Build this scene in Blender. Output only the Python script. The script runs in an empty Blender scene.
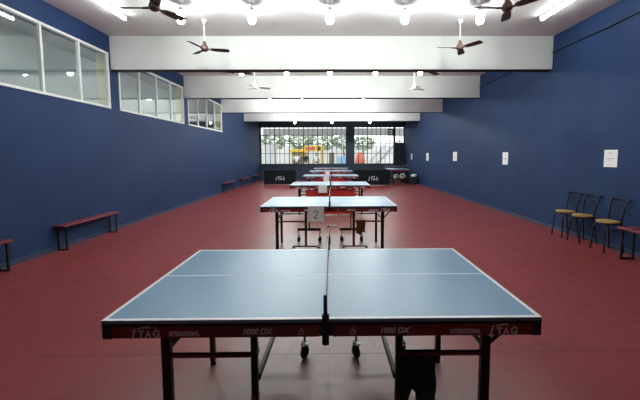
import bpy, bmesh, math, random
from mathutils import Vector, Matrix
random.seed(7)
S = bpy.context.scene
COL = S.collection
PI = math.pi

# ------------------------------------------------------------------ view
S.view_settings.view_transform = 'Standard'
S.view_settings.look = 'None'
S.view_settings.gamma = 1.0
S.view_settings.use_curve_mapping = False
S.view_settings.exposure = 0.55

# ------------------------------------------------------------------ materials
def mat(name, color, rough=0.5, metal=0.0, emit=None, spec=0.5, noise=None, bump=None, coat=0.0):
    m = bpy.data.materials.new(name); m.use_nodes = True
    nt = m.node_tree; b = nt.nodes['Principled BSDF']
    b.inputs['Base Color'].default_value = (*color, 1)
    b.inputs['Roughness'].default_value = rough
    b.inputs['Metallic'].default_value = metal
    b.inputs['Specular IOR Level'].default_value = spec
    b.inputs['Coat Weight'].default_value = coat
    if emit:
        b.inputs['Emission Color'].default_value = (*emit[0], 1)
        b.inputs['Emission Strength'].default_value = emit[1]
    if noise:                                   # (scale, amount, second colour)
        sc, lo, hi, c2 = noise
        tc = nt.nodes.new('ShaderNodeTexCoord')
        n = nt.nodes.new('ShaderNodeTexNoise'); n.inputs['Scale'].default_value = sc
        n.inputs['Detail'].default_value = 6
        nt.links.new(tc.outputs['Object'], n.inputs['Vector'])
        mr = nt.nodes.new('ShaderNodeMapRange')
        mr.inputs['From Min'].default_value = lo; mr.inputs['From Max'].default_value = hi
        nt.links.new(n.outputs['Fac'], mr.inputs['Value'])
        mx = nt.nodes.new('ShaderNodeMix'); mx.data_type = 'RGBA'
        mx.inputs['A'].default_value = (*color, 1); mx.inputs['B'].default_value = (*c2, 1)
        nt.links.new(mr.outputs['Result'], mx.inputs['Factor'])
        nt.links.new(mx.outputs['Result'], b.inputs['Base Color'])
    if bump:
        sc, st = bump
        tc = nt.nodes.new('ShaderNodeTexCoord')
        n = nt.nodes.new('ShaderNodeTexNoise'); n.inputs['Scale'].default_value = sc
        n.inputs['Detail'].default_value = 4
        nt.links.new(tc.outputs['Object'], n.inputs['Vector'])
        bp = nt.nodes.new('ShaderNodeBump'); bp.inputs['Strength'].default_value = st
        bp.inputs['Distance'].default_value = 0.01
        nt.links.new(n.outputs['Fac'], bp.inputs['Height'])
        nt.links.new(bp.outputs['Normal'], b.inputs['Normal'])
    return m

M = {}
M['wall'] = mat('blue wall paint', (.0150, .037, .104), .6, noise=(1.3, .35, .75, (.021, .047, .124)), bump=(9, .3), spec=.2)
M['skirt'] = mat('blue skirting paint', (.026, .046, .10), .5, noise=(5, .45, .7, (.06, .08, .12)))
M['navy'] = mat('navy end wall paint', (.026, .046, .076), .5, noise=(2, .4, .7, (.034, .055, .09)))
M['white'] = mat('white beam paint', (.75, .75, .725), .7, noise=(1.1, .4, .75, (.69, .69, .66)), bump=(6, .08), spec=.2)
M['soffit_shade'] = mat('painted beam underside shade', (.035, .03, .03), .7)  # shade under the beams, put into the colour
M['ceil'] = mat('white ceiling paint', (.70, .68, .665), .8, noise=(.8, .4, .7, (.63, .61, .60)), spec=.2)
M['cream'] = mat('cream paint', (.72, .66, .42), .7)
M['grey_room'] = mat('gallery grey paint', (.52, .55, .55), .8)
M['alu'] = mat('white window frame', (.78, .78, .75), .45)
M['black'] = mat('black painted steel', (.010, .010, .011), .45, spec=.35)
M['blackp'] = mat('black plastic', (.015, .015, .017), .5)
M['rubber'] = mat('black rubber', (.02, .02, .02), .8)
M['red'] = mat('red painted steel', (.20, .018, .018), .4)
M['apron'] = mat('red apron', (.22, .026, .027), .35, coat=.2)
M['redpanel'] = mat('red barrier board', (.58, .030, .022), .5)
M['letter'] = mat('grey white lettering', (.85, .85, .85), .5)
M['white_pl'] = mat('white plastic', (.8, .8, .8), .4)
M['line'] = mat('white table line', (.86, .87, .86), .4)
M['net'] = mat('net cord', (.015, .03, .03), .8)
M['tape'] = mat('net tape', (.55, .56, .55), .7)
M['steel'] = mat('galvanised steel', (.45, .45, .45), .3, 1.0)
M['bench'] = mat('maroon bench top', (.20, .034, .044), .4, noise=(9, .4, .7, (.16, .03, .036)))
M['seat'] = mat('tan seat', (.42, .27, .09), .55, noise=(20, .4, .7, (.36, .22, .07)))
M['paper'] = mat('white paper', (.90, .90, .88), .7)
M['ink'] = mat('dark ink', (.05, .05, .06), .7)
M['greyink'] = mat('faint print', (.45, .45, .46), .7)
M['brown'] = mat('brown towel', (.26, .10, .025), .9, noise=(30, .4, .6, (.17, .065, .02)))
M['dkcloth'] = mat('dark cloth', (.080, .092, .078), .9, noise=(20, .4, .7, (.11, .125, .105)))
M['fan'] = mat('brown fan paint', (.10, .05, .042), .45)
M['fanw'] = mat('white fan paint', (.72, .72, .72), .45)
M['barrier'] = mat('black barrier cloth', (.008, .012, .013), .8, spec=.15)
M['logo'] = mat('pale logo print', (.55, .60, .66), .6)
M['bulb'] = mat('lit bulb glass', (.9, .9, .9), .3, emit=((.93, 1.0, .985), 128.0))
M['bulbfar'] = mat('lit bulb glass down the hall', (.9, .9, .9), .3, emit=((.93, 1.0, .985), 230.0))
M['bulbdim'] = mat('faintly lit bulb glass', (.9, .9, .85), .3, emit=((.95, 1.0, .80), 18.0))
M['tube'] = mat('lit tube glass', (.9, .9, .9), .3, emit=((.95, 1.0, .99), 26.0))
M['holder'] = mat('bulb holder', (.45, .50, .55), .5)
M['door'] = mat('dark door paint', (.018, .020, .032), .5)
M['bag'] = mat('olive white kit bag', (.50, .50, .40), .8, noise=(9, .42, .58, (.08, .08, .06)))
M['cable'] = mat('black cable', (.012, .014, .02), .6)
# outside
M['ground'] = mat('pale paving', (.55, .53, .50), .9, noise=(.8, .35, .7, (.46, .44, .41)))
M['leaf'] = mat('leaves', (.13, .19, .10), .7, noise=(1.5, .35, .65, (.34, .40, .28)))
M['bark'] = mat('bark', (.20, .16, .12), .9)
M['yellow'] = mat('yellow paint', (.75, .50, .05), .5)
M['olive'] = mat('olive shutter', (.30, .28, .10), .6)
M['slate'] = mat('slate grey', (.10, .11, .12), .6)
M['awning'] = mat('grey awning', (.26, .26, .25), .8)
M['outwhite'] = mat('white render', (.60, .60, .58), .8)
M['orange'] = mat('orange red fabric', (.60, .16, .10), .7)
M['railing'] = mat('grey steel', (.25, .27, .30), .4, .6)
M['skyblue'] = mat('pale blue board', (.30, .50, .70), .6)
M['skin'] = mat('skin', (.32, .19, .13), .6)
M['hair'] = mat('dark hair', (.015, .012, .01), .6)
M['clothw'] = mat('white cloth', (.8, .8, .8), .85)
M['clothc'] = mat('cream cloth', (.75, .68, .45), .85)
M['clothd'] = mat('black cloth', (.02, .02, .022), .85)

# glass: clear with a Fresnel mirror reflection
def glass_mat(name, ior, tint):
    m = bpy.data.materials.new(name); m.use_nodes = True
    nt = m.node_tree; nt.nodes.clear()
    out = nt.nodes.new('ShaderNodeOutputMaterial')
    mix = nt.nodes.new('ShaderNodeMixShader'); fr = nt.nodes.new('ShaderNodeFresnel')
    fr.inputs['IOR'].default_value = ior
    tr = nt.nodes.new('ShaderNodeBsdfTransparent'); tr.inputs['Color'].default_value = (*tint, 1)
    gl = nt.nodes.new('ShaderNodeBsdfGlossy'); gl.inputs['Roughness'].default_value = .03
    gl.inputs['Color'].default_value = (1, 1, 1, 1)
    ge = nt.nodes.new('ShaderNodeNewGeometry'); mu = nt.nodes.new('ShaderNodeMath'); mu.operation = 'MULTIPLY_ADD'
    nt.links.new(ge.outputs['Backfacing'], mu.inputs[0]); mu.inputs[1].default_value = -1; mu.inputs[2].default_value = 1
    m2 = nt.nodes.new('ShaderNodeMath'); m2.operation = 'MULTIPLY'
    nt.links.new(fr.outputs[0], m2.inputs[0]); nt.links.new(mu.outputs[0], m2.inputs[1])
    nt.links.new(m2.outputs[0], mix.inputs[0]); nt.links.new(tr.outputs[0], mix.inputs[1])
    nt.links.new(gl.outputs[0], mix.inputs[2]); nt.links.new(mix.outputs[0], out.inputs[0])
    return m
M['glass'] = glass_mat('gallery window glass', 2.4, (.84, .89, .88))
M['glass2'] = glass_mat('end window glass', 1.3, (.97, .98, .98))

# red sports floor: mats with seams, a worn centre lane and scuffs
def floor_mat():
    m = bpy.data.materials.new('red sports floor'); m.use_nodes = True
    nt = m.node_tree; N = nt.nodes; L = nt.links; b = N['Principled BSDF']
    tc = N.new('ShaderNodeTexCoord'); sx = N.new('ShaderNodeSeparateXYZ')
    L.new(tc.outputs['Object'], sx.inputs[0])
    def math_(op, a, c=None, d=None):
        n = N.new('ShaderNodeMath'); n.operation = op
        for i, v in enumerate((a, c, d)):
            if v is None: continue
            if isinstance(v, (int, float)): n.inputs[i].default_value = v
            else: L.new(v, n.inputs[i])
        return n.outputs[0]
    def noise(scale, detail=5, vec=None, rough=.55):
        n = N.new('ShaderNodeTexNoise'); n.inputs['Scale'].default_value = scale
        n.inputs['Detail'].default_value = detail; n.inputs['Roughness'].default_value = rough
        L.new(vec or tc.outputs['Object'], n.inputs['Vector']); return n.outputs['Fac']
    def rng(v, a, c, lo=0., hi=1.):
        n = N.new('ShaderNodeMapRange'); n.interpolation_type = 'SMOOTHSTEP'
        n.inputs['From Min'].default_value = a; n.inputs['From Max'].default_value = c
        n.inputs['To Min'].default_value = lo; n.inputs['To Max'].default_value = hi
        L.new(v, n.inputs['Value']); return n.outputs[0]
    def mix(f, A, B):
        n = N.new('ShaderNodeMix'); n.data_type = 'RGBA'; L.new(f, n.inputs['Factor'])
        for k, v in (('A', A), ('B', B)):
            if isinstance(v, tuple): n.inputs[k].default_value = (*v, 1)
            else: L.new(v, n.inputs[k])
        return n.outputs['Result']
    x, y = sx.outputs['X'], sx.outputs['Y']
    ax = math_('ABSOLUTE', math_('ADD', x, .05))
    n1 = noise(.7); n2 = noise(3.5); n3 = noise(14)
    base = mix(rng(n1, .3, .7), (.245, .036, .034), (.290, .047, .043))
    base = mix(rng(n2, .45, .8), base, (.200, .033, .033))
    # worn, dusty lane around and under the tables
    edge = math_('ADD', ax, math_('MULTIPLY', math_('SUBTRACT', n1, .5), 1.6))
    lane = rng(edge, .35, 1.5, 1., 0.)
    lane = math_('MULTIPLY', lane, rng(n2, .2, .6, .62, .95))
    col = mix(lane, base, (.265, .142, .120))
    # scuff marks
    st = N.new('ShaderNodeMapping'); st.inputs['Scale'].default_value = (5.0, 1.1, 1)
    st.inputs['Rotation'].default_value = (0, 0, .35)
    L.new(tc.outputs['Object'], st.inputs['Vector'])
    ns = noise(1.6, 6, st.outputs[0], .65)
    sc = math_('MULTIPLY', rng(ns, .55, .75), math_('MULTIPLY', lane, .8))
    col = mix(sc, col, (.085, .055, .052))
    # seams between the mats
    def seam(v, pos, w):
        return math_('LESS_THAN', math_('ABSOLUTE', math_('SUBTRACT', v, pos)), w)
    f = None
    for k in range(-2, 6):
        q = seam(y, 2.63 + 3.62*k, .006)
        f = q if f is None else math_('MAXIMUM', f, q)
    f = math_('MAXIMUM', f, math_('MULTIPLY', seam(x, -.03, .003), .4))
    col = mix(math_('MULTIPLY', f, .75), col, (.05, .018, .018))
    g = math_('MAXIMUM', seam(x, 4.52, .010), seam(x, -4.48, .008))
    col = mix(math_('MULTIPLY', g, .5), col, (.36, .16, .14))
    L.new(col, b.inputs['Base Color'])
    L.new(rng(n3, .3, .7, .30, .42), b.inputs['Roughness'])
    b.inputs['Specular IOR Level'].default_value = .68
    bp = N.new('ShaderNodeBump'); bp.inputs['Strength'].default_value = .12; bp.inputs['Distance'].default_value = .004
    L.new(n3, bp.inputs['Height']); L.new(bp.outputs[0], b.inputs['Normal'])
    return m
M['floor'] = floor_mat()
# table top: matt blue-grey board
M['top'] = mat('blue table board', (.128, .270, .415), .36, noise=(2.2, .35, .7, (.142, .290, .435)), spec=1.0)

# ------------------------------------------------------------------ mesh builder
class MB:
    def __init__(s): s.bm = bmesh.new(); s.mi = 0
    def _faces(s, before, smooth=False):
        for f in s.bm.faces:
            if f.index == -1 or f not in before: f.material_index = s.mi; f.smooth = smooth
    def _add(s, tmp, smooth=False):
        me = bpy.data.meshes.new('t')
        for f in tmp.faces: f.material_index = s.mi; f.smooth = smooth
        tmp.to_mesh(me); tmp.free()
        s.bm.from_mesh(me); bpy.data.meshes.remove(me); return s
    def slot(s, i): s.mi = i; return s
    def box(s, a, b, bev=0., rot=None):
        t = bmesh.new(); bmesh.ops.create_cube(t, size=1)
        a, b = Vector(a), Vector(b); c = (a+b)/2; d = b-a
        bmesh.ops.scale(t, vec=(abs(d.x), abs(d.y), abs(d.z)), verts=t.verts)
        if bev: bmesh.ops.bevel(t, geom=t.edges[:], offset=bev, segments=2, profile=.5, affect='EDGES')
        if rot: bmesh.ops.rotate(t, cent=(0, 0, 0), matrix=rot, verts=t.verts)
        bmesh.ops.translate(t, vec=c, verts=t.verts)
        return s._add(t)
    def bar(s, p, q, w, h=None):              # rectangular bar from p to q
        h = h or w; p, q = Vector(p), Vector(q); d = q-p
        t = bmesh.new(); bmesh.ops.create_cube(t, size=1)
        bmesh.ops.scale(t, vec=(w, h, d.length), verts=t.verts)
        bmesh.ops.bevel(t, geom=t.edges[:], offset=min(w, h)*.15, segments=1, affect='EDGES')
        z = d.normalized(); ref = Vector((0, 1, 0)) if abs(z.y) < .9 else Vector((0, 0, 1))
        x = ref.cross(z).normalized(); y = z.cross(x)
        m = Matrix((x, y, z)).transposed().to_4x4(); m.translation = (p+q)/2
        t.transform(m); return s._add(t)
    def tube(s, pts, r, n=10, cap=True):
        pts = [Vector(p) for p in pts]
        rs = r if isinstance(r, (list, tuple)) else [r]*len(pts)
        t = bmesh.new(); rings = []; prev = None
        for i, p in enumerate(pts):
            if i == 0: d = pts[1]-p
            elif i == len(pts)-1: d = p-pts[i-1]
            else: d = (pts[i+1]-p).normalized() + (p-pts[i-1]).normalized()
            d.normalize()
            if prev is None:
                ref = Vector((0, 0, 1)) if abs(d.z) < .9 else Vector((1, 0, 0))
                x = ref.cross(d).normalized()
            else:
                x = (prev - d*prev.dot(d)).normalized()
            prev = x; y = d.cross(x)
            rings.append([t.verts.new(p + (x*math.cos(2*PI*k/n)+y*math.sin(2*PI*k/n))*rs[i]) for k in range(n)])
        for a, b in zip(rings, rings[1:]):
            for k in range(n): t.faces.new((a[k], a[(k+1) % n], b[(k+1) % n], b[k]))
        if cap:
            t.faces.new(rings[0][::-1]); t.faces.new(rings[-1])
        return s._add(t, True)
    def lathe(s, prof, n=16, c=(0, 0, 0), rot=None):    # prof [(r,z)...] about z
        t = bmesh.new(); rings = []
        for r, z in prof:
            if r < 1e-6: rings.append([t.verts.new((0, 0, z))])
            else: rings.append([t.verts.new((r*math.cos(2*PI*k/n), r*math.sin(2*PI*k/n), z)) for k in range(n)])
        for a, b in zip(rings, rings[1:]):
            for k in range(n):
                k2 = (k+1) % n
                if len(a) == 1 and len(b) == 1: continue
                if len(a) == 1: t.faces.new((a[0], b[k2], b[k]))
                elif len(b) == 1: t.faces.new((a[k], a[k2], b[0]))
                else: t.faces.new((a[k], a[k2], b[k2], b[k]))
        if len(rings[0]) > 1: t.faces.new(rings[0][::-1])
        if len(rings[-1]) > 1: t.faces.new(rings[-1])
        if rot: bmesh.ops.rotate(t, cent=(0, 0, 0), matrix=rot, verts=t.verts)
        bmesh.ops.translate(t, vec=c, verts=t.verts)
        return s._add(t, True)
    def ribbon(s, pts, w, o, ex, ey, thick):  # flat stroke in plane (ex,ey) from origin o, with thickness along ex x ey
        o, ex, ey = Vector(o), Vector(ex), Vector(ey); nz = ex.cross(ey).normalized()
        t = bmesh.new(); ws = w if isinstance(w, (list, tuple)) else [w]*len(pts); L_, R_ = [], []
        P = [Vector(p) for p in pts]
        for i, p in enumerate(P):
            d = (P[min(i+1, len(P)-1)] - P[max(i-1, 0)]).normalized(); q = Vector((-d.y, d.x))*ws[i]/2
            L_.append(p+q); R_.append(p-q)
        def V(p, k): return t.verts.new(o + ex*p.x + ey*p.y + nz*thick*k)
        lf = [V(p, 1) for p in L_]; rf = [V(p, 1) for p in R_]; lb = [V(p, 0) for p in L_]; rb = [V(p, 0) for p in R_]
        for i in range(len(P)-1):
            t.faces.new((rf[i], rf[i+1], lf[i+1], lf[i])); t.faces.new((lb[i], lb[i+1], rb[i+1], rb[i]))
            t.faces.new((lf[i], lf[i+1], lb[i+1], lb[i])); t.faces.new((rb[i], rb[i+1], rf[i+1], rf[i]))
        t.faces.new((lf[0], lb[0], rb[0], rf[0])); t.faces.new((rf[-1], rb[-1], lb[-1], lf[-1]))
        return s._add(t)
    def mesh(s, me, m):
        t = bmesh.new(); t.from_mesh(me); t.transform(m); return s._add(t)
    def build(s, name, mats, parent=None, label=None):
        bmesh.ops.recalc_face_normals(s.bm, faces=s.bm.faces[:])
        me = bpy.data.meshes.new(name); s.bm.to_mesh(me); s.bm.free()
        for m in (mats if isinstance(mats, (list, tuple)) else [mats]):
            me.materials.append(M[m] if isinstance(m, str) else m)
        o = bpy.data.objects.new(name, me); COL.objects.link(o)
        if parent: o.parent = parent
        if label: o['label'] = label
        return o

def tag(o, label, cat, group=None, kind=None):
    o['label'] = label; o['category'] = cat
    if group: o['group'] = group
    if kind: o['kind'] = kind
    return o
def thing(name, loc, rz=0):
    o = bpy.data.objects.new(name, None); COL.objects.link(o)
    o.empty_display_size = .1; o.location = loc; o.rotation_euler = (0, 0, rz); return o
def struct(o): o['kind'] = 'structure'; return o
def dup(o, parent=None):
    c = o.copy(); COL.objects.link(c)
    if parent: c.parent = parent
    for ch in list(o.children): dup(ch, c)
    return c

def text_mesh(txt, shear=0.):
    cu = bpy.data.curves.new('lettering', 'FONT'); cu.body = txt; cu.size = 1; cu.shear = shear
    cu.extrude = .02; cu.offset = .036
    o = bpy.data.objects.new('lettering', cu); COL.objects.link(o)
    dg = bpy.context.evaluated_depsgraph_get(); dg.update()
    me = bpy.data.meshes.new_from_object(o.evaluated_get(dg))
    bpy.data.objects.remove(o); bpy.data.curves.remove(cu)
    return me
def lay_text(mb, txt, o, ex, ey, w, h, shear=0., depth=.0015):
    """fit txt into the rectangle at o, width w along ex, height h along ey"""
    me = text_mesh(txt, shear)
    xs = [v.co.x for v in me.vertices]; ys = [v.co.y for v in me.vertices]
    x0, x1, y0, y1 = min(xs), max(xs), min(ys), max(ys)
    ex, ey = Vector(ex), Vector(ey); ez = ex.cross(ey)
    m = Matrix.Identity(4)
    for i, (e, k) in enumerate(((ex, w/(x1-x0)), (ey, h/(y1-y0)), (ez, depth/.04))):
        for r in range(3): m[r][i] = e[r]*k
    m.translation = Vector(o) - ex*(x0*w/(x1-x0)) - ey*(y0*h/(y1-y0)) + ez*depth/2
    mb.mesh(me, m); bpy.data.meshes.remove(me)
def stag(mb, o, ex, ey, w, h, t=.0015):
    """the STAG mark: a long italic S, T, A, G, a leaping stag above and a star dot"""
    ex, ey = Vector(ex), Vector(ey); o = Vector(o)
    k = h*.14
    mb.ribbon([(0, -.02*h), (.06*w, -.05*h), (.10*w, .10*h), (.12*w, .45*h), (.135*w, .75*h), (.16*w, .90*h), (.21*w, .86*h)],
              [k*.5, k, k*1.2, k*1.3, k*1.2, k, k*.5], o, ex, ey, t)
    lay_text(mb, 'T', o+ex*w*.27, ex, ey, w*.20, h*.78)
    lay_text(mb, 'A', o+ex*w*.48, ex, ey, w*.22, h*.78)
    lay_text(mb, 'G', o+ex*w*.74, ex, ey, w*.22, h*.80)
    # leaping stag
    mb.ribbon([(.27*w, .93*h), (.36*w, 1.02*h), (.50*w, 1.06*h), (.60*w, 1.12*h), (.66*w, 1.10*h)], [k*.3, k*.8, k*1.2, k, k*.4], o, ex, ey, t)
    mb.ribbon([(.52*w, 1.05*h), (.62*w, .98*h), (.66*w, 1.0*h)], k*.4, o, ex, ey, t)
    mb.ribbon([(.34*w, 1.0*h), (.28*w, .99*h), (.24*w, .95*h)], k*.4, o, ex, ey, t)
    mb.ribbon([(.84*w, .95*h), (.84*w, 1.06*h)], k*.9, o, ex, ey, t)

# ------------------------------------------------------------------ room dimensions (metres)
XL, XR, YB, YR, ZC, ZB = -4.856, 4.933, 22.35, -3.6, 4.27, 3.55
WIN = [(4.03, 7.385), (7.70, 11.0), (11.32, 14.76)]; WZ0, WZ1 = 2.69, 3.89

# floor and ceiling
struct(MB().box((XL-.02, YR, -.1), (XR+.02, YB+.1, 0)).build('floor', 'floor'))
struct(MB().box((XL-.25, YR-.2, ZC), (XR+.25, YB+.2, ZC+.15)).build('ceiling', 'ceil'))
# left wall with three openings
w = MB().box((XL-.25, YR, 0), (XL, YB, WZ0)).box((XL-.25, YR, WZ1), (XL, YB, ZC))
ys = [YR] + [v for p in WIN for v in p] + [YB]
for a, b in zip(ys[0::2], ys[1::2]): w.box((XL-.25, a, WZ0), (XL, b, WZ1))
struct(w.build('wall_left', 'wall'))
struct(MB().box((XR, YR, 0), (XR+.25, YB, ZC)).build('wall_right', 'wall'))
struct(MB().box((XL-.25, YR-.2, 0), (XR+.25, YR, ZC)).build('wall_rear', 'wall'))
# far wall with two window openings and a door with a transom
BX = [(-4.80, 1.00), (1.51, 4.232), (4.29, 4.915)]; BZ0, BZ1 = 1.055, 3.56
w = MB().box((XL-.25, YB, BZ1), (XR+.25, YB+.2, ZC))
w.box((XL-.25, YB, 0), (4.29, YB+.2, BZ0))
for a, b in ((XL-.25, -4.80), (1.00, 1.51), (4.232, 4.29), (4.915, XR+.25)):
    w.box((a, YB, BZ0 if a < 4 else 0), (b, YB+.2, BZ1))
struct(w.build('wall_back', 'navy'))
# beams
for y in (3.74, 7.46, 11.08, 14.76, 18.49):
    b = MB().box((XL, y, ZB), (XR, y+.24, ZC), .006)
    b.slot(1).box((XL, y+.002, ZB-.004), (XR, y+.238, ZB))  # thin dark strip painted as the shade on the beam underside
    struct(b.build('beam', ['white', 'soffit_shade']))
# lintel over the end windows is navy; skirtings
for sx, x, n in ((1, XL, 'left'), (-1, XR, 'right')):
    struct(MB().box((x, YR, 0), (x+sx*.015, YB, .075), .003).build('baseboard_'+n, 'skirt'))
# gallery behind the left windows
GX = XL-1.75
g = MB().box((GX, YR, 2.20), (XL-.25, YB, 2.30)).box((GX-.1, YR, 2.20), (GX, YB, 2.42)).box((GX-.1, YR, 3.05), (GX, YB, ZC))
for y in range(-3, 23, 4): g.box((GX-.1, y-.25, 2.42), (GX, y+.25, 3.05))
g.box((GX, YR-.1, 2.30), (XL-.25, YR, ZC)).box((GX, YB, 2.30), (XL-.25, YB+.1, ZC)).box((GX-.1, YR-.1, ZC), (XL-.25, YB+.1, ZC+.1))
struct(g.build('gallery', 'grey_room'))

# left clerestory windows
for i, (y0, y1) in enumerate(WIN):
    r = struct(thing('window_%d' % (i+1), (XL, y0, WZ0)))
    W_, H_ = y1-y0, WZ1-WZ0; fw = .045
    f = MB()
    f.box((-.05, 0, 0), (.02, W_, fw), .004).box((-.05, 0, H_-fw), (.02, W_, H_), .004)
    f.box((-.05, 0, fw), (.018, fw, H_-fw), .004).box((-.05, W_-fw, fw), (.018, W_, H_-fw), .004)
    f.build('window_frame', 'alu', r)
    for k in range(1, 4):
        y = W_*k/4
        MB().box((-.045, y-.022, fw), (.014, y+.022, H_-fw), .003).build('mullion', 'alu', r)
    for k in range(4):
        a = W_*k/4 + (.022 if k else fw); b = W_*(k+1)/4 - (.022 if k < 3 else fw)
        MB().box((-.022, a, fw), (-.016, b, H_-fw)).build('glass_pane', 'glass', r)
    MB().box((-.25, W_-.012, 0), (-.052, W_-.002, H_)).build('reveal', 'cream', r)

# ------------------------------------------------------------------ far windows with grilles
def far_window(n, x0, x1, z0, z1, nbars, hz):
    r = struct(thing('window_%d' % n, (x0, YB, z0))); W_, H_ = x1-x0, z1-z0; fw = .04
    f = MB().box((0, .06, 0), (W_, .14, fw)).box((0, .06, H_-fw), (W_, .14, H_)).box((0, .06, fw), (fw, .14, H_-fw)).box((W_-fw, .06, fw), (W_, .14, H_-fw))
    f.build('window_frame', 'navy', r)
    MB().box((fw, .105, fw), (W_-fw, .111, H_-fw)).build('glass_pane', 'glass2', r)
    g = MB()
    for k in range(1, nbars):
        x = W_*k/nbars; t = .058 if k % 3 == 0 else .034
        g.box((x-t/2, .03, 0), (x+t/2, .055, H_))
    for z in hz: g.box((0, .028, z-.018), (W_, .057, z+.018))
    g.build('window_grille', 'navy', r)
    return r
far_window(4, -4.80, 1.00, BZ0, BZ1, 18, (.72, 1.38, 1.95))
far_window(5, 1.51, 4.232, BZ0, BZ1, 9, (.72, 1.38, 1.95))
far_window(6, 4.29, 4.915, 2.46, BZ1, 2, (.5,))
d = struct(thing('door_1', (4.29, YB, 0)))
MB().box((0, .02, 2.40), (.625, .16, 2.46)).build('door_head', 'door', d)
dp = MB().box((.0, .05, 0), (.625, .10, 2.40), .004).box((.06, .04, .15), (.565, .05, 1.1), .004).box((.06, .04, 1.25), (.565, .05, 2.28), .004).build('door_panel', 'door', d)
MB().tube([(.57, .04, 1.05), (.57, .0, 1.05), (.49, .0, 1.05)], .011).build('door_handle', 'steel', dp)

# exhaust fan in the right hand end window
r = thing('exhaust_fan', (3.97, YB, 2.97)); tag(r, 'small dark square exhaust fan high in the far right window', 'exhaust fan')
f = MB()
for a, b in (((-.20, -.05, -.01), (-.135, .02, .45)), ((.135, -.05, -.01), (.23, .02, .45)), ((-.135, -.05, -.01), (.135, .02, .07)), ((-.135, -.05, .37), (.135, .02, .45))): f.box(a, b)
f.build('fan_frame', 'black', r)
f = MB(); ring = [(.13*math.cos(2*PI*k/20), -.02, .22+.13*math.sin(2*PI*k/20)) for k in range(21)]
f.tube(ring, .012, 6, False); f.build('fan_ring', 'steel', r)
f = MB().lathe([(0, -.02), (.04, -.02), (.04, .02), (0, .02)], 12, (0, -.02, .22), Matrix.Rotation(PI/2, 3, 'X'))
for k in range(4): f.box((-.02, -.024, .22), (.03, -.018, .33), rot=Matrix.Rotation(k*PI/2+.4, 3, 'Y')) if False else f.bar((0, -.02, .22), (.11*math.cos(k*PI/2+.4), -.02, .22+.11*math.sin(k*PI/2+.4)), .05, .006)
f.build('fan_blades', 'blackp', r)

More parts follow.
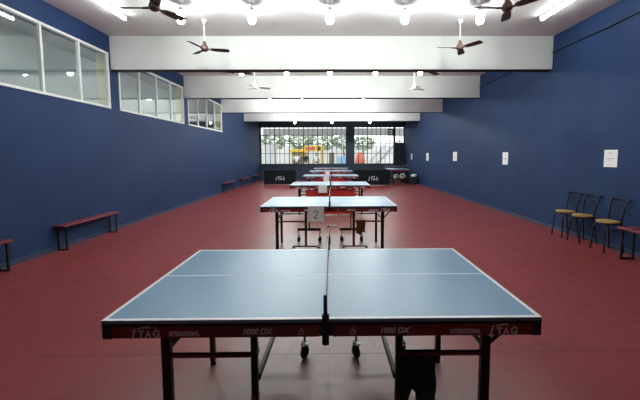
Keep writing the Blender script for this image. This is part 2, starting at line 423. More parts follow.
# ------------------------------------------------------------------ table tennis table
TW, TD, HT, SPL = 2.19, 1.219, .84, .014     # the split sits a touch right of the centre
GAP = .033
def make_table():
    r = thing('table_tennis_table', (0, 0, 0))
    hw = TW/2
    for s in (-1, 1):
        xo = s*hw; xi = SPL + s*.004
        a, b = min(xo, xi), max(xo, xi)
        # playing board with its painted lines
        t = MB().box((a, 0, HT-.018), (b, TD, HT), .0015)
        t.slot(1); lw = .021; z = HT+.0006
        t.box((a, 0.0, HT-.001), (b, lw, z)).box((a, TD-lw, HT-.001), (b, TD, z))
        t.box((a if s < 0 else b-lw, lw, HT-.001), (a+lw if s < 0 else b, TD-lw, z))
        cl = .0045; y = TD/2
        t.box((a+(lw if s < 0 else 0), y-cl, HT-.001), (b-(0 if s < 0 else lw), y+cl, z))
        t.slot(2)
        t.box((a+.001, .0005, HT-.032), (b-.001, TD-.0005, HT-.0175))
        t.build('tabletop', ['top', 'line', 'black'], r)
        # aprons: long side towards the hall entrance, far side, and the end
        ai = SPL + s*GAP
        p, q = min(xo-s*.045, ai), max(xo-s*.045, ai)
        zt, zb = HT-.032, HT-.094
        ap = MB().box((p, .004, zb), (q, .030, zt), .002).build('apron', 'apron', r)
        ex, ey = (1, 0, 0), (0, 0, 1); fy = .004
        def X(px): return (px-322.3)/201.5
        u = {-1: (129, 168, 242, 297), 1: (489, 451, 380, 349)}[s]
        L = MB(); stag(L, (X(u[0]), fy, zb+.003), ex, ey, X(u[0]+31)-X(u[0]), .050); L.build('logo', 'letter', ap)
        L = MB(); lay_text(L, 'INTERNATIONAL', (X(u[1]), fy, zb+.010), ex, ey, X(u[1]+30.5)-X(u[1]), .026); L.build('range_lettering', 'letter', ap)
        L = MB(); lay_text(L, '1000 DX', (X(u[2]), fy, zb+.016), ex, ey, X(u[2]+30)-X(u[2]), .030, .25); L.build('lettering', 'letter', ap)
        E = MB(); o = (X(u[3]), fy, zb+.014)
        E.ribbon([(0, .010), (.006, .002), (.018, 0), (.026, .006), (.027, .016)], .0045, o, ex, ey, .0015)
        E.ribbon([(.004, .018), (.014, .017), (.026, .016), (.032, .024)], .0045, o, ex, ey, .0015)
        E.ribbon([(.012, .016), (.014, .026), (.020, .036)], .0035, o, ex, ey, .0015)
        E.ribbon([(.014, .026), (.022, .028)], .003, o, ex, ey, .0015)
        E.build('emblem', 'letter', ap)
        MB().box((p, TD-.030, zb), (q, TD-.004, zt), .002).build('apron', 'apron', r)
        MB().box((min(xo-s*.03, xo-s*.004), .045, zb), (max(xo-s*.03, xo-s*.004), TD-.045, zt), .002).build('end_apron', 'apron', r)
        MB().box((min(ai, ai-s*.018), .006, zb+.002), (max(ai, ai-s*.018), .05, zt), .002).build('inner_cap', 'blackp', r)
        # moulded corner pieces at the outer corners
        for y0, y1 in ((0, .05), (TD-.05, TD)):
            MB().box((min(xo, xo-s*.047), y0, zb-.002), (max(xo, xo-s*.047), y1, zt), .004).build('corner_cap', 'blackp', r)
        # legs
        lo, li = SPL + s*.870, SPL + s*.395
        for y in (.15, .93):
            lo_ = lo - (.045 if s < 0 and y > .5 else 0)
            l = MB().bar((lo_, y, .028), (lo_, y, zt-.002), .050 if y < .5 else .040, .040).build('leg', 'black', r)
            MB().lathe([(.017, 0), (.022, .004), (.022, .014), (.012, .03)], 12, (lo_, y, 0)).build('levelling_foot', 'rubber', l)
        MB().bar((lo-s*.02, .15, .565), (li+s*.02, .15, .565), .022, .026).build('crossbar', 'red', r)
        MB().bar((lo_-s*.02, .93, .555), (li+s*.1, .93, .555), .022, .022).build('crossbar', 'black', r)
        MB().bar((lo, .17, .59), (lo, .91, .585), .020, .020).build('side_rail', 'black', r)
        # folding braces
        if s < 0: MB().bar((lo+.01, .15, .63), (lo+.15, .40, zb+.03), .016, .022).build('brace', 'red', r)
        else: MB().bar((lo+.02, .15, .62), (lo+.15, .12, zb+.02), .014, .02).build('brace', 'black', r)
        # carriage: upright, lower beams and castors
        c = MB().bar((li, .15, .155), (li, .15, zt-.002), .036, .036).build('carriage_post', 'black', r)
        MB().bar((li+s*.225, .15, .150), (li-s*.19, .15, .150), .022, .026).build('carriage_foot', 'red', r)
        MB().bar((li-s*.012, .17, .42), (li+s*.026, .97, .26), .026, .032).build('carriage_rail', 'black', r)
        MB().bar((li, .15, .158), (li, .15, .345), .040, .040).build('post_sleeve', 'red', r)
        MB().bar((li+s*.225, .98, .245), (li-s*.215, .98, .245), .050, .03).build('carriage_beam', 'black', r)
        MB().bar((li, .98, .25), (li, .98, zt-.002), .022, .022).build('carriage_post', 'red', r)
        for cx_ in (li+s*.205, li-(.200 if s < 0 else .172)*s):
            for yy, zt_ in ((1.0, .225), (.15, .14)):
                k = MB().bar((cx_, yy, .12), (cx_, yy, zt_), .016, .016)
                k.box((cx_-.026, yy-.016, .055), (cx_-.020, yy+.020, .125)).box((cx_+.020, yy-.016, .055), (cx_+.026, yy+.020, .125))
                k.box((cx_-.026, yy-.016, .120), (cx_+.026, yy+.020, .132))
                k = k.build('castor', 'black', r)
                MB().lathe([(.0, -.018), (.030, -.018), (.046, -.015), (.050, -.008), (.050, .008), (.046, .015), (.030, .018), (0, .018)], 20, (cx_, yy, .050), Matrix.Rotation(s*(.45 if abs(cx_-SPL) < .3 else .3), 3, 'Z') @ Matrix.Rotation(PI/2, 3, 'Y')).build('wheel', 'rubber', k)
                if yy > .5 and abs(cx_-SPL) < .3: MB().box((cx_-.004, yy-.055, .136), (cx_+.036, yy-.01, .144), .003).build('brake_lever', 'white_pl', k)
    return r

def make_net():
    r = thing('table_tennis_net', (0, 0, 0))
    y0, y1 = -.13, TD+.13; zt = .165
    n = MB()
    for k in range(1, 58):
        y = y0 + (y1-y0)*k/58; n.box((-.0011, y-.0011, .012), (.0011, y+.0011, zt-.014))
    for k in range(1, 8):
        z = .005 + k*.0195; n.box((-.0009, y0+.01, z-.0009), (.0009, y1-.01, z+.0009))
    n.build('net_mesh', 'net', r)
    MB().box((-.004, y0+.008, zt-.014), (.004, y1-.008, zt), .001).build('net_tape', 'tape', r)
    for y, s in ((y0, -1), (y1, 1)):
        p = MB().tube([(0, y, -.055), (0, y, zt+.012)], .009, 12)
        p = p.build('net_post', 'black', r)
        c = MB().box((-.016, min(y, y-s*.02), -.06), (.016, max(y, y-s*.02), .085), .004)
        c.box((-.016, min(y-s*.012, y-s*.155), .0012), (.016, max(y-s*.012, y-s*.155), .009), .002)
        c.box((-.016, min(y-s*.012, y-s*.155), -.050), (.016, max(y-s*.012, y-s*.155), -.038), .002)
        c.build('clamp', 'black', p)
        MB().tube([(0, y-s*.14, -.065), (0, y-s*.14, -.034)], .010, 10).build('clamp_screw', 'steel', p)
        if s > 0:
            MB().tube([(-.004, y, zt+.006), (.085, y, zt+.006)], .006, 8).build('net_hook', 'steel', p)
    return r

T_SPOTS = [(-.046, 1.578), (-.050, 5.214), (-.052, 8.944), (-.040, 12.85), (-.036, 16.70), (-.032, 20.35)]
T_LAB = ['blue table tennis table with red apron nearest the camera',
         'table tennis table in front, second from the camera, with a 2 card',
         'third table tennis table from the camera down the hall',
         'fourth table tennis table from the camera, level with no benches',
         'fifth table tennis table from the camera, between the black barriers',
         'farthest table tennis table of the central row, below the end window']
T_LAB[3] = 'fourth table tennis table from the camera, just before the black barriers'
N_LAB = ['net clamped across the nearest blue table tennis table', 'net on the second table, the one with the 2 card',
         'net on the third table tennis table from the camera', 'net on the fourth table tennis table from the camera',
         'net on the fifth table tennis table, between the black barriers', 'net on the farthest table of the central row']
tbl, net = make_table(), make_net()
for i, (x, y) in enumerate(T_SPOTS):
    t = tbl if i == 0 else dup(tbl)
    t.location = (x, y, 0); tag(t, T_LAB[i], 'table', 'table tennis tables in a central row')
    n = net if i == 0 else dup(net)
    n.location = (x+SPL, y, HT+.0008); tag(n, N_LAB[i], 'net', 'nets on the table tennis tables')
# seventh table standing end-on in the far right corner
t = dup(tbl); t.location = (4.50, 19.75, 0); t.rotation_euler = (0, 0, PI/2)
tag(t, 'table tennis table standing end-on by the door in the far right corner', 'table')
n = dup(net); n.location = (4.50, 19.75+SPL, HT+.0008); n.rotation_euler = (0, 0, PI/2)
tag(n, 'net on the end-on table in the far right corner', 'net', 'nets on the table tennis tables')

# number cards hung on the near edge left of each net
CARDS = [(1, -.385, -.128, .590, .838, '2', 'white card with a handwritten 2 hanging from the second table'),
         (2, -.37, -.13, .63, .842, None, 'white card hanging from the third table beside its net'),
         (3, -.325, -.105, .62, .90, None, 'white card hanging from the fourth table beside its net'),
         (4, -.33, -.11, .66, .88, None, 'white card hanging from the fifth table beside its net')]
for i, x0, x1, z0, z1, tx, lab in CARDS:
    y = T_SPOTS[i][1]
    r = thing('number_card', ((x0+x1)/2, y-.012, z0)); tag(r, lab, 'number card', 'number cards on the tables')
    w_, h_ = x1-x0, z1-z0
    MB().box((-w_/2, -.004, 0), (w_/2, 0, h_), .001).build('card', 'paper', r)
    MB().box((-.02, -.002, HT-z0-.030), (.02, .011, HT-z0-.022)).build('hook', 'white_pl', r)
    if tx:
        b = MB(); u = .1
        b.ribbon([(-.035, .145), (-.022, .172), (.006, .180), (.026, .165), (.026, .140), (.008, .110), (-.018, .078), (-.034, .058), (-.005, .062), (.022, .056), (.038, .066)],
                 .012, (0, -.004, 0), (1, 0, 0), (0, 0, 1), .001)
        b.build('numeral', 'ink', r)

# red barriers that stand under the tables beyond the second
PANEL_LAB = ['red barrier board standing under the third table', 'red barrier board standing under the fourth table',
             'red barrier board standing under the fifth table', 'red barrier board standing under the farthest table']
for k, i in enumerate((2, 3, 4, 5)):
    x, y = T_SPOTS[i]
    r = thing('barrier_board', (x+.014, y+.095, 0)); tag(r, PANEL_LAB[k], 'barrier', 'red barrier boards under the tables')
    MB().box((-.66, -.012, .03), (.66, .012, .685), .004).build('board', 'redpanel', r)
    f = MB().bar((-.68, 0, .0), (-.68, 0, .70), .022).bar((.68, 0, .0), (.68, 0, .70), .022).bar((-.68, 0, .70), (.68, 0, .70), .022)
    f.build('board_frame', 'red', r)
    for s in (-1, 1): MB().bar((s*.68, -.10, .012), (s*.68, .10, .012), .022).build('board_foot', 'red', r)

# ------------------------------------------------------------------ cloths hung on the crossbars
def drape(name, mname, x0, x1, y, zbar, drop_l, drop_r, back, seed, lab, cat):
    rnd = random.Random(seed); t = bmesh.new(); nx, n1, n2 = 16, 12, 6; rows = []
    ph = [rnd.uniform(0, 6.28) for _ in range(3)]
    for i in range(nx+1):
        u = i/nx; col = []
        front = drop_l + (drop_r-drop_l)*u + .02*math.sin(9*u+ph[0]) - back[1]*math.exp(-((u-.34)/.13)**2)
        for j in range(-n2, n1+1):
            if j < 0: s = -j/n2; yy = y+.016+.006*s; zz = zbar+.016-back[0]*s
            elif j == 0: yy = y; zz = zbar+.021
            else: s = j/n1; yy = y-.017-.006*s; zz = zbar+.016-front*s
            sw = (abs(j)/n1)
            wv = .012*sw*math.sin(19*u+ph[1])+.006*sw*math.sin(37*u+ph[2])
            xx = x0+(x1-x0)*(.5+(u-.5)*(1-.10*math.sin(PI*min(1, sw))))
            col.append(t.verts.new((xx+.006*math.sin(zz*30+ph[2]), yy+(wv if j > 0 else 0)-(.012 if j > 0 else 0)*sw, zz)))
        rows.append(col)
    for a, b in zip(rows, rows[1:]):
        for k in range(len(a)-1): t.faces.new((a[k], b[k], b[k+1], a[k+1]))
    bmesh.ops.solidify(t, geom=t.faces[:], thickness=.004)
    m = MB(); m._add(t, True); o = m.build(name, mname); tag(o, lab, cat); return o
x, y = T_SPOTS[0]
drape('cloth', 'dkcloth', x+.408, x+.618, y+.15, .565, .40, .44, (.20, .20), 3, 'dark cloth hanging from the crossbar under the nearest table', 'cloth')
x, y = T_SPOTS[1]
drape('towel', 'brown', x+.445, x+.600, y+.15, .565, .24, .20, (.18, .0), 5, 'brown towel hanging from the crossbar under the second table', 'towel')

# ------------------------------------------------------------------ benches
def make_bench(L, h, hw=.13):
    r = thing('bench', (0, 0, 0))
    MB().box((-hw, 0, h-.035), (hw, L, h), .006).build('bench_seat', 'bench', r)
    for y in (.07, L-.07):
        for x in (-hw+.035, hw-.035):
            MB().bar((x, y, .0), (x, y, h-.035), .030, .030).build('leg', 'black', r)
        MB().bar((-hw+.015, y, .012), (hw-.015, y, .012), .024, .030).build('foot_bar', 'black', r)
        MB().bar((-hw+.03, y, h-.05), (hw-.03, y, h-.05), .024, .024).build('seat_bearer', 'black', r)
    return r
b0 = make_bench(1.48, .45, .105)
BN = [(-4.74, 5.68, 0, 'maroon bench by left wall below the nearest window, seen whole'),
      (-4.735, 3.28, 0, 'maroon bench by left wall cut off by the left edge'),
      (-4.735, 14.45, 0, 'maroon bench far along left wall, nearest of the three small ones'),
      (-4.735, 17.25, 0, 'maroon bench far along left wall, middle of the three small ones'),
      (-4.735, 20.0, 0, 'maroon bench at the far left corner beside the black barrier')]
for i, (x, y, rz, lab) in enumerate(BN):
    o = b0 if i == 0 else dup(b0); o.location = (x, y, 0); tag(o, lab, 'bench', 'maroon benches along the left wall')
o = make_bench(1.40, .51); o.location = (4.66, 3.72, 0); tag(o, 'maroon bench by right wall next to the metal chairs', 'bench')

# ------------------------------------------------------------------ metal chairs (front faces -X)
def make_chair():
    r = thing('metal_chair', (0, 0, 0)); h = .50
    MB().lathe([(0, h-.012), (.150, h-.012), (.165, h-.004), (.168, h+.012), (.155, h+.024), (0, h+.028)], 28).build('seat', 'seat', r)
    ring = [(.15*math.cos(2*PI*k/24), .15*math.sin(2*PI*k/24), h-.02) for k in range(25)]
    MB().tube(ring, .010, 8, False).build('seat_ring', 'black', r)
    for s in (-1, 1):
        MB().tube([(-.115, s*.105, h-.02), (-.135, s*.125, h-.12), (-.155, s*.150, 0)], .013, 10).build('leg', 'black', r)
        MB().tube([(.170, s*.150, 0), (.135, s*.135, h-.15), (.120, s*.130, h-.02), (.125, s*.135, h+.08), (.150, s*.150, h+.25), (.185, s*.155, h+.385)], .013, 10).build('leg', 'black', r)
    MB().tube([(-.138, -.128, .30), (-.138, .128, .30)], .006, 8).build('stretcher', 'black', r)
    MB().tube([(.148, -.142, .30), (.148, .142, .30)], .006, 8).build('stretcher', 'black', r)
    tr = [(.185+.03*(1-(2*u-1)**2), -.205+.41*u, h+.385+.008*(1-(2*u-1)**2)) for u in [k/12 for k in range(13)]]
    MB().tube(tr, .015, 10).build('top_rail', 'black', r)
    for z in (.19, .245, .30):
        x0 = .150 + (z-.25)*.26
        sl = [(x0+.022*(1-(2*u-1)**2), -.15+.30*u, h+z) for u in [k/10 for k in range(11)]]
        MB().tube(sl, .0065, 8).build('back_slat', 'black', r)
    return r
c0 = make_chair()
for i, (x, y, rz, lab) in enumerate([(4.715, 6.53, 0, 'black metal chair with tan seat by right wall, farthest of the three'),
                                     (4.715, 6.08, .04, 'black metal chair with tan seat by right wall, middle of the three'),
                                     (4.715, 5.51, -.03, 'black metal chair with tan seat by right wall, next to the bench')]):
    o = c0 if i == 0 else dup(c0); o.location = (x, y, 0); o.rotation_euler = (0, 0, rz)
    tag(o, lab, 'chair', 'metal chairs along the right wall')

# ------------------------------------------------------------------ black court barriers
def barrier(x0, x1, y, h, lab, tx, tz, tw, th):
    r = thing('court_barrier', ((x0+x1)/2, y, 0)); w_ = (x1-x0)/2
    tag(r, lab, 'barrier', 'black court barriers')
    c = MB().box((-w_+.02, -.008, .03), (w_-.02, .008, h-.02), .003).build('barrier_cover', 'barrier', r)
    f = MB().bar((-w_+.01, 0, 0), (-w_+.01, 0, h), .022).bar((w_-.01, 0, 0), (w_-.01, 0, h), .022).bar((-w_+.01, 0, h-.011), (w_-.01, 0, h-.011), .022)
    f.build('barrier_frame', 'black', r)
    for s in (-1, 1): MB().bar((s*(w_-.05), -.16, .012), (s*(w_-.05), .16, .012), .022).build('barrier_foot', 'black', r)
    L = MB(); stag(L, (tx, -.008, tz), (1, 0, 0), (0, 0, 1), tw, th, .002)
    L.build('logo', 'logo', c)
    return r
barrier(-3.82, -2.02, 18.55, .83, 'black court barrier with pale logo left of the tables', -.26, .27, .54, .19)
barrier(1.20, 3.17, 17.9, .86, 'black court barrier with pale logo right of the tables', -.22, .28, .58, .20)

# ------------------------------------------------------------------ far right corner clutter
r = thing('low_bench', (3.90, 18.42, 0)); tag(r, 'low black bench under kit bags in the far right corner', 'bench')
MB().box((-.50, -.14, .26), (.50, .14, .29), .004).build('bench_seat', 'black', r)
for x in (-.46, .46):
    for y in (-.1, .1): MB().bar((x, y, 0), (x, y, .26), .03).build('leg', 'black', r)
def bag(x, wd, ht, lab):
    r = thing('kit_bag', (x, 18.42, .29)); tag(r, lab, 'bag', 'kit bags in the far right corner')
    prof = []
    t = bmesh.new(); bmesh.ops.create_icosphere(t, subdivisions=3, radius=1)
    for v in t.verts:
        c = v.co; k = (abs(c.x)**3.2+abs(c.y)**3.2+abs(c.z)**3.2)**(1/3.2); c /= k
        c.x *= wd/2*(1-.12*c.z); c.y *= .13; c.z = (c.z+1)*ht/2 + .008*math.sin(c.x*40)*(c.z+1)
    m = MB(); m._add(t, True); m.build('bag_body', 'bag', r)
    MB().tube([(-wd*.2, 0, ht-.01), (-wd*.15, 0, ht+.07), (wd*.15, 0, ht+.07), (wd*.2, 0, ht-.01)], .010, 8).build('handle', 'black', r)
bag(3.62, .27, .30, 'olive and white kit bag on the low bench, left one')
bag(3.98, .34, .34, 'olive and white kit bag on the low bench, right one')
r = thing('storage_box', (4.66, 18.7, 0)); tag(r, 'dark storage box by right wall near the far corner', 'box')
MB().box((-.16, -.25, 0), (.16, .25, .40), .01).build('box_body', 'blackp', r)
MB().box((-.17, -.26, .40), (.17, .26, .43), .006).build('lid', 'blackp', r)
t = bmesh.new(); bmesh.ops.create_icosphere(t, subdivisions=3, radius=1)
for v in t.verts:
    c = v.co; n_ = 1+.22*math.sin(5*c.x+1)*math.sin(6*c.y)+.12*math.sin(9*c.z+3*c.x)
    v.co = Vector((c.x*.15*n_, c.y*.16*n_, max(0, (c.z*.5+.35))*.15*n_))
m = MB(); m._add(t, True); o = m.build('crumpled_cloth', 'clothw'); o.location = (4.66, 18.65, .432)
tag(o, 'white crumpled cloth lying on the dark box by right wall', 'cloth')

# ------------------------------------------------------------------ papers on the right wall
for k, (y0, y1, z0, z1, lab) in enumerate([(5.64, 5.92, 1.425, 1.73, 'white notice on right wall above the metal chairs'),
        (9.18, 9.47, 1.37, 1.72, 'white notice on right wall, second from the chairs'),
        (12.95, 13.36, 1.41, 1.77, 'white notice on right wall, third from the chairs'),
        (16.75, 17.15, 1.36, 1.75, 'white notice on right wall, fourth from the chairs'),
        (20.15, 20.5, 1.37, 1.75, 'white notice on right wall, farthest from the chairs')]):
    r = thing('notice', (XR-.0002, (y0+y1)/2, z0)); tag(r, lab, 'notice', 'white notices on the right wall')
    h, w_ = z1-z0, y1-y0
    MB().box((-.002, -w_/2, 0), (0, w_/2, h)).build('sheet', 'paper', r)
    p = MB()
    for q, (a, b, zz, th) in enumerate(((-.15, .25, .80, .03), (-.2, .1, .70, .02), (-.3, .3, .48, .04), (-.25, .28, .40, .02), (-.1, .2, .15, .02))):
        p.box((-.0028, a*w_, zz*h), (-.002, b*w_, (zz+th)*h))
    p.build('printed_lines', 'greyink', r)

# cable along the right wall
pts = []
for k in range(0, 61):
    y = -3.4 + k*25.6/60; pts.append((XR-.022, y, 3.915 + .008*math.sin(y*1.7) - (.010 if k % 4 == 2 else 0)))
o = MB().tube(pts, .012, 6).build('cable', 'cable'); tag(o, 'black cable running along the top of the right wall', 'cable')

# ------------------------------------------------------------------ lamps
def make_bulb(mname):
    r = thing('hanging_bulb', (0, 0, 0))       # origin at the ceiling
    MB().lathe([(.055, -.022), (.060, -.012), (.060, 0)], 18).build('ceiling_rose', 'white_pl', r)
    MB().tube([(0, 0, -.02), (0, 0, -.13)], .007, 8).build('drop_rod', 'holder', r)
    MB().lathe([(0, -.115), (.022, -.118), (.032, -.135), (.045, -.165), (.096, -.184), (.098, -.192), (.028, -.192), (0, -.192)], 16).build('bulb_holder', 'holder', r)
    MB().lathe([(.030, -.186), (.050, -.20), (.062, -.23), (.064, -.30), (.058, -.345), (.040, -.375), (0, -.388)], 18).build('bulb', mname, r)
    return r
bulb = make_bulb('bulb'); first = True; bulb2 = None
ORD = ['leftmost', 'second from left', 'middle', 'fourth from left', 'rightmost']
rows = [(2.10, ['leftmost', 'middle', 'rightmost'], (-2.55, 0, 2.55), 'above the nearest table'),
        (5.80, ORD, (-2.55, -1.345, -.02, 1.262, 2.55), 'in the nearest row'),
        (9.40, ORD, (-2.50, -1.25, -.04, 1.23, 2.49), 'seen under the nearest beam'),
        (13.45, ['leftmost', 'second from left', 'rightmost'], (-2.46, -1.18, 1.27), 'seen under the second beam'),
        (16.9, ORD, (-2.45, -1.2, 0, 1.2, 2.45), 'past the third beam')]
for y, names, xs, what in rows:
    for nm, x in zip(names, xs):
        if y > 12 and bulb2 is None: bulb2 = o = make_bulb('bulbfar')
        else: o = (bulb if first else dup(bulb2 if y > 12 else bulb)); first = False
        o.location = (x, y, ZC)
        tag(o, 'lit white bulb hanging from ceiling, %s %s' % (nm, what), 'lamp', 'hanging bulbs')
bd = make_bulb('bulbdim')
for i, (nm, x) in enumerate((('left', -2.27), ('middle', .02), ('right', 2.38))):
    o = bd if i == 0 else dup(bd); o.location = (x, 20.6, ZC-.28)
    tag(o, 'faint bulb above the end windows, %s one' % nm, 'lamp', 'hanging bulbs')
    MB().tube([(0, 0, 0), (0, 0, .28)], .007, 8).build('suspension_rod', 'holder', o)
# tube lights on the ceiling
def tube_light(x, y0, y1, lab):
    r = thing('tube_light', (x, y0, ZC+.002)); tag(r, lab, 'lamp', 'tube lights'); L = y1-y0
    MB().box((-.03, 0, -.05), (.03, L, 0), .006).build('batten', 'white_pl', r)
    MB().tube([(0, .04, -.075), (0, L-.04, -.075)], .022, 14).build('tube', 'tube', r)
    for y in (.02, L-.02): MB().box((-.016, y-.018, -.10), (.016, y+.018, -.05), .003).build('end_holder', 'white_pl', r)
tube_light(3.98, 5.25, 6.42, 'lit tube light on the ceiling near the right wall')
tube_light(-3.84, 5.25, 6.42, 'lit tube light on the ceiling near the left wall')

for k, (y, w_) in enumerate(((5.2, 'nearest'), (8.8, 'middle'), (12.4, 'farthest'))):  # unseen tubes added to brighten the gallery and window reveals
    tube_light(XL-.40, y, y+1.2, 'added unseen tube light in the gallery behind the %s left window' % w_)
# ------------------------------------------------------------------ ceiling fans
def make_fan(mname, rod, blade=.46):
    r = thing('ceiling_fan', (0, 0, 0))
    MB().lathe([(.012, -.09), (.050, -.03), (.055, 0)], 16).build('canopy', 'fanw', r)
    MB().tube([(0, 0, -.05), (0, 0, -rod+.06)], .010, 10).build('down_rod', 'fanw', r)
    MB().lathe([(0, -rod-.055), (.04, -rod-.052), (.068, -rod-.025), (.072, -rod), (.060, -rod+.045), (.040, -rod+.070), (.026, -rod+.13), (.012, -rod+.14)], 22).build('motor', mname, r)
    for k in range(3):
        a = 2*PI*k/3; t = bmesh.new(); v = []
        for u, wd in ((.14, .045), (.22, .060), (.40, .066), (.55, .062), (.575, .045)):
            for s in (-1, 1):
                x = u/.575*blade; z = -rod-.012-s*wd*.22
                p = Vector((x, s*wd, z)); v.append(t.verts.new(Matrix.Rotation(a, 3, 'Z') @ p))
        for i in range(4): t.faces.new((v[2*i], v[2*i+2], v[2*i+3], v[2*i+1]))
        bmesh.ops.solidify(t, geom=t.faces[:], thickness=.006)
        m = MB(); m._add(t)
        d = Vector((math.cos(a), math.sin(a), 0))
        m.bar(d*.07+Vector((0, 0, -rod-.012)), d*.16+Vector((0, 0, -rod-.012)), .03, .008)
        m.build('fan_blade', mname, r)
    return r
FANS = [('fan', -2.46, 6.60, .54, .26, 'brown ceiling fan before the nearest beam, left one'),
        ('fan', 2.52, 6.60, .52, 1.13, 'brown ceiling fan before the nearest beam, right one'),
        ('fan', -2.38, 4.62, .62, 1.05, 'brown ceiling fan at the top edge of the photo, left one'),
        ('fan', 2.40, 4.62, .62, 1.13, 'brown ceiling fan at the top edge of the photo, right one'),
        ('fan', -2.40, 8.25, .56, .5, 'ceiling fan mostly hidden by the nearest beam, left one'),
        ('fan', 2.45, 8.25, .56, .9, 'ceiling fan mostly hidden by the nearest beam, right one'),
        ('fanw', -2.30, 10.1, .57, .35, 'pale ceiling fan before the second beam, left one'),
        ('fanw', 2.50, 10.1, .60, .65, 'pale ceiling fan before the second beam, right one')]
for mname, x, y, rod, rz, lab in FANS:
    o = make_fan(mname, rod); o.location = (x, y, ZC); o.rotation_euler = (0, 0, rz)
    tag(o, lab, 'ceiling fan', 'ceiling fans')

# ------------------------------------------------------------------ outside, beyond the end windows
struct(MB().box((-30, YB+.2, -.12), (30, 70, -.02)).build('ground', 'ground'))
def tree(x, y, h, rad, nl, lab, seed):
    rnd = random.Random(seed); r = thing('tree', (x, y, -.02)); tag(r, lab, 'tree', 'trees outside the end windows')
    MB().tube([(0, 0, 0), (.08, 0, h*.3), (-.05, .05, h*.62)], [.16, .12, .07], 10).build('trunk', 'bark', r)
    t = bmesh.new()
    for k in range(nl):
        d = Vector((rnd.gauss(0, 1), rnd.gauss(0, 1), rnd.gauss(0, 1))).normalized()*rad*rnd.uniform(.35, 1)**.5
        c = Vector((d.x, d.y, h*.72+d.z*.62)); e = Matrix.Rotation(rnd.uniform(0, 6.3), 3, 'Z') @ Matrix.Rotation(rnd.uniform(0, 3), 3, 'X')
        s = rnd.uniform(.10, .2)
        t.faces.new([t.verts.new(c + e @ Vector(p)*s) for p in ((-1, 0, 0), (0, -.45, .1), (1, 0, 0), (0, .45, .1))])
    m = MB(); m._add(t); m.build('foliage', 'leaf', r)
for k, (x, y, h, rad, nl, lab) in enumerate([
        (-6.2, 35, 4.4, 1.5, 800, 'leafy tree outside at the left of the left end window'),
        (-3.7, 38.6, 4.6, 1.5, 800, 'leafy tree outside behind the kiosk'),
        (-1.1, 35.2, 4.4, 1.7, 900, 'leafy tree outside behind the yellow signboard'),
        (1.4, 38.6, 4.4, 1.4, 700, 'leafy tree outside behind the pier between end windows'),
        (3.4, 35.5, 4.1, 1.3, 600, 'leafy tree outside behind the orange red parasol')]):
    tree(x, y, h, rad, nl, lab, k+1)
# awning roof outside, in front of the windows
r = thing('awning', (-2.0, YB+.25, 0)); tag(r, 'long grey awning roof outside above the end windows', 'awning')
MB().box((-3.4, 3.6, 3.72), (7.8, 4.4, 3.78)).box((-3.4, 3.55, 3.22), (7.8, 3.62, 3.78)).build('awning_roof', 'awning', r)
for x in (-3.3, 3.2, 7.6): MB().bar((x, 4.0, -.27+.25), (x, 4.0, 3.72), .08).build('awning_post', 'railing', r)
# white column / pale boundary wall at left
o = MB().box((-6.1, 27.5, -.02), (-4.55, 27.8, 2.6), .02).build('boundary_pillar', 'outwhite'); tag(o, 'pale wide pillar outside at the left of the end window', 'pillar')
# yellow kiosk
r = thing('kiosk', (-3.0, 31, -.02)); tag(r, 'small kiosk outside with yellow walls and dark shutter', 'kiosk')
MB().box((-.75, 0, 0), (.75, 1.2, 2.0), .01).build('kiosk_body', 'olive', r)
MB().box((-.9, -.25, 2.0), (.9, 1.3, 2.25), .02).build('kiosk_roof', 'yellow', r)
MB().box((-.6, -.02, .3), (.45, 0, 1.55)).build('shutter', 'slate', r)
MB().box((.5, -.05, 0), (.75, -.01, 2.0)).build('kiosk_pillar', 'yellow', r)
# yellow signboard on white posts, with a dark disc
r = thing('signboard', (-1.5, 30, -.02)); tag(r, 'yellow signboard outside on white posts with a dark disc', 'signboard')
MB().box((-1.0, -.03, 2.05), (.75, .03, 2.55), .008).build('sign_panel', 'yellow', r)
MB().lathe([(0, -.01), (.17, -.01), (.17, .01), (0, .01)], 24, (.36, -.04, 2.3), Matrix.Rotation(PI/2, 3, 'X')).build('disc', 'ink', r)
MB().box((-.9, -.02, 2.15), (.0, -.031, 2.45)).build('sign_band', 'orange', r)
for x in (-.9, .65): MB().bar((x, .05, 0), (x, .05, 2.5), .07).build('sign_post', 'outwhite', r)
# yellow bollard-like pillar and blue board
o = MB().box((-.95, 29.0, -.02), (-.70, 29.25, 2.3), .02).build('pillar', 'yellow'); tag(o, 'slim yellow pillar outside behind the left end window', 'pillar')
o = MB().box((.55, 30, -.02), (1.35, 30.06, 1.55), .01).build('board', 'skyblue'); tag(o, 'pale blue board standing outside by the window pier', 'board')
o = MB().box((-.25, 30.5, -.02), (.25, 30.8, 1.9), .02).build('gate_pillar', 'bark'); tag(o, 'brown pillar outside right of the yellow pillar', 'pillar')
# red umbrella, stair with railing
r = thing('parasol', (2.55, 29.5, -.02)); tag(r, 'orange red folded parasol outside behind the right end window', 'parasol')
MB().tube([(0, 0, 0), (0, 0, 2.0)], .03, 8).build('parasol_pole', 'steel', r)
MB().lathe([(.05, .75), (.42, .85), (.48, 1.15), (.34, 1.7), (.05, 2.0)], 14).build('parasol_canopy', 'orange', r)
r = thing('staircase', (3.4, 29, -.02)); tag(r, 'grey steel staircase with railings outside the right end window', 'staircase')
for s, yy in ((0, 0), (1, .9)):
    MB().bar((0, yy, 0.2), (2.6, yy, 3.0), .06, .16).build('stringer', 'railing', r)
    f = MB().bar((0, yy, 1.1), (2.6, yy, 3.9), .04)
    for k in range(9): f.bar((k*.325, yy, .2+k*.35), (k*.325, yy, 1.1+k*.35), .025)
    f.build('railing', 'railing', r)
f = MB()
for k in range(10): f.box((k*.28, 0, .15+k*.30), (k*.28+.28, .9, .19+k*.30))
f.build('treads', 'railing', r)
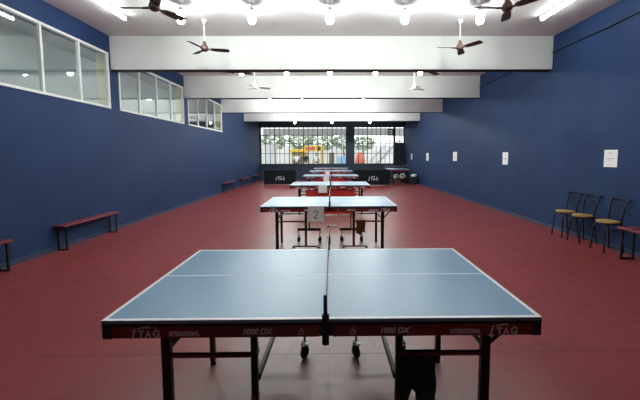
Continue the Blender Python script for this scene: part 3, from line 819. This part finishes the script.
o = MB().box((-9, 42, -.02), (14, 42.4, 2.9), .02).build('boundary_wall', 'outwhite'); tag(o, 'white boundary wall far outside beyond the trees', 'wall')

# people outside, seen small through the left end window
def skinned(name, chain, mname, parent, sub=1):
    """chain: verts [(co, radius)], edges"""
    vs, es = chain; me = bpy.data.meshes.new(name); me.from_pydata([v[0] for v in vs], es, []); me.update()
    o = bpy.data.objects.new(name, me); COL.objects.link(o)
    md = o.modifiers.new('skin', 'SKIN'); md.use_smooth_shade = True
    o.modifiers.new('sub', 'SUBSURF').levels = sub; o.modifiers['sub'].render_levels = sub
    for i, (_, rr) in enumerate(vs):
        me.skin_vertices[0].data[i].radius = (rr, rr); me.skin_vertices[0].data[i].use_root = (i == 0)
    dg = bpy.context.evaluated_depsgraph_get(); dg.update()
    nm = bpy.data.meshes.new_from_object(o.evaluated_get(dg)); bpy.data.objects.remove(o)
    nm.materials.append(M[mname]); nm.name = name
    o = bpy.data.objects.new(name, nm); COL.objects.link(o); o.parent = parent; return o
def person(x, y, rz, lab, shirt, trousers, k=1.12, step=.06):
    r = thing('person', (x, y, -.02), rz); r.scale = (k, k, k); tag(r, lab, 'person', 'people outside')
    V = [((0, 0, .93), .11), ((0, 0, 1.12), .105), ((0, 0, 1.33), .115), ((0, .01, 1.46), .06), ((0, 0, 1.53), .055), ((0, -.02, 1.62), .088), ((0, -.01, 1.71), .07)]
    E_ = [(0, 1), (1, 2), (2, 3), (3, 4), (4, 5), (5, 6)]
    for s in (-1, 1):
        b = len(V)
        V += [((s*.10, 0, .86), .085), ((s*.11, -s*step*.5, .48), .058), ((s*.11, s*step, .09), .042), ((s*.12, s*step-.13, .035), .035)]
        E_ += [(0, b), (b, b+1), (b+1, b+2), (b+2, b+3)]
        b = len(V)
        V += [((s*.19, 0, 1.39), .058), ((s*.25, .02, 1.10), .042), ((s*.26, -.05, .86), .028), ((s*.262, -.065, .80), .03)]
        E_ += [(2, b), (b, b+1), (b+1, b+2), (b+2, b+3)]
        for j, (dy, ln) in enumerate(((-.035, .075), (-.012, .085), (.010, .08), (.030, .062))):
            q = len(V); V += [((s*.262, -.065+dy, .80-ln*.55), .009), ((s*.255, -.072+dy, .80-ln), .008)]; E_ += [(b+3, q), (q, q+1)]
        q = len(V); V += [((s*.245, -.11, .80), .010), ((s*.24, -.125, .765), .009)]; E_ += [(b+3, q), (q, q+1)]
    skinned('body', (V, E_), 'skin', r)
    skinned('shirt', ([((0, 0, .98), .135), ((0, 0, 1.14), .130), ((0, 0, 1.33), .138), ((0, .01, 1.43), .075), ((.19, 0, 1.38), .075), ((.235, .014, 1.18), .062), ((-.19, 0, 1.38), .075), ((-.235, .014, 1.18), .062)],
                      [(0, 1), (1, 2), (2, 3), (2, 4), (4, 5), (2, 6), (6, 7)]), shirt, r)
    skinned('trousers', ([((0, 0, .93), .125)] + [p for s in (-1, 1) for p in (((s*.10, 0, .84), .10), ((s*.11, -s*step*.5, .48), .075), ((s*.11, s*step, .10), .065))],
                         [(0, 1), (1, 2), (2, 3), (0, 4), (4, 5), (5, 6)]), trousers, r)
    skinned('hair', ([((0, .02, 1.68), .088), ((0, .045, 1.60), .07)], [(0, 1)]), 'hair', r)
person(-4.95+.0, 28.3, .5, 'person outside in cream shirt and white trousers, leftmost', 'clothc', 'clothw')
person(-3.05, 28.6, .2, 'person outside in white shirt and black trousers by the kiosk', 'clothw', 'clothd')
person(-2.25, 28.8, -.3, 'person outside in black shirt and white trousers below the signboard', 'clothd', 'clothw')
person(-1.35, 28.6, .4, 'person outside in white shirt and white trousers below the signboard', 'clothw', 'clothw')

# ------------------------------------------------------------------ sky
wd = bpy.data.worlds.new('bright overcast sky'); S.world = wd; wd.use_nodes = True
bg = wd.node_tree.nodes['Background']; bg.inputs['Color'].default_value = (.93, .97, 1, 1); bg.inputs['Strength'].default_value = 1.7

# ------------------------------------------------------------------ camera
cam = bpy.data.cameras.new('camera'); co = bpy.data.objects.new('camera', cam); COL.objects.link(co)
fwd = Vector((.010669, .997121, -.075078)); rgt = Vector((.999934, -.010964, -.003513)); up = Vector((.004326, .075035, .997171))
m = Matrix((rgt, up, -fwd)).transposed().to_4x4(); m.translation = (0, 0, 1.65)
co.matrix_world = m
cam.sensor_fit = 'HORIZONTAL'; cam.sensor_width = 36; cam.lens = 329.1485/640*36
cam.shift_x = -.023943; cam.shift_y = -.031051; cam.clip_start = .05; cam.clip_end = 200
S.camera = co
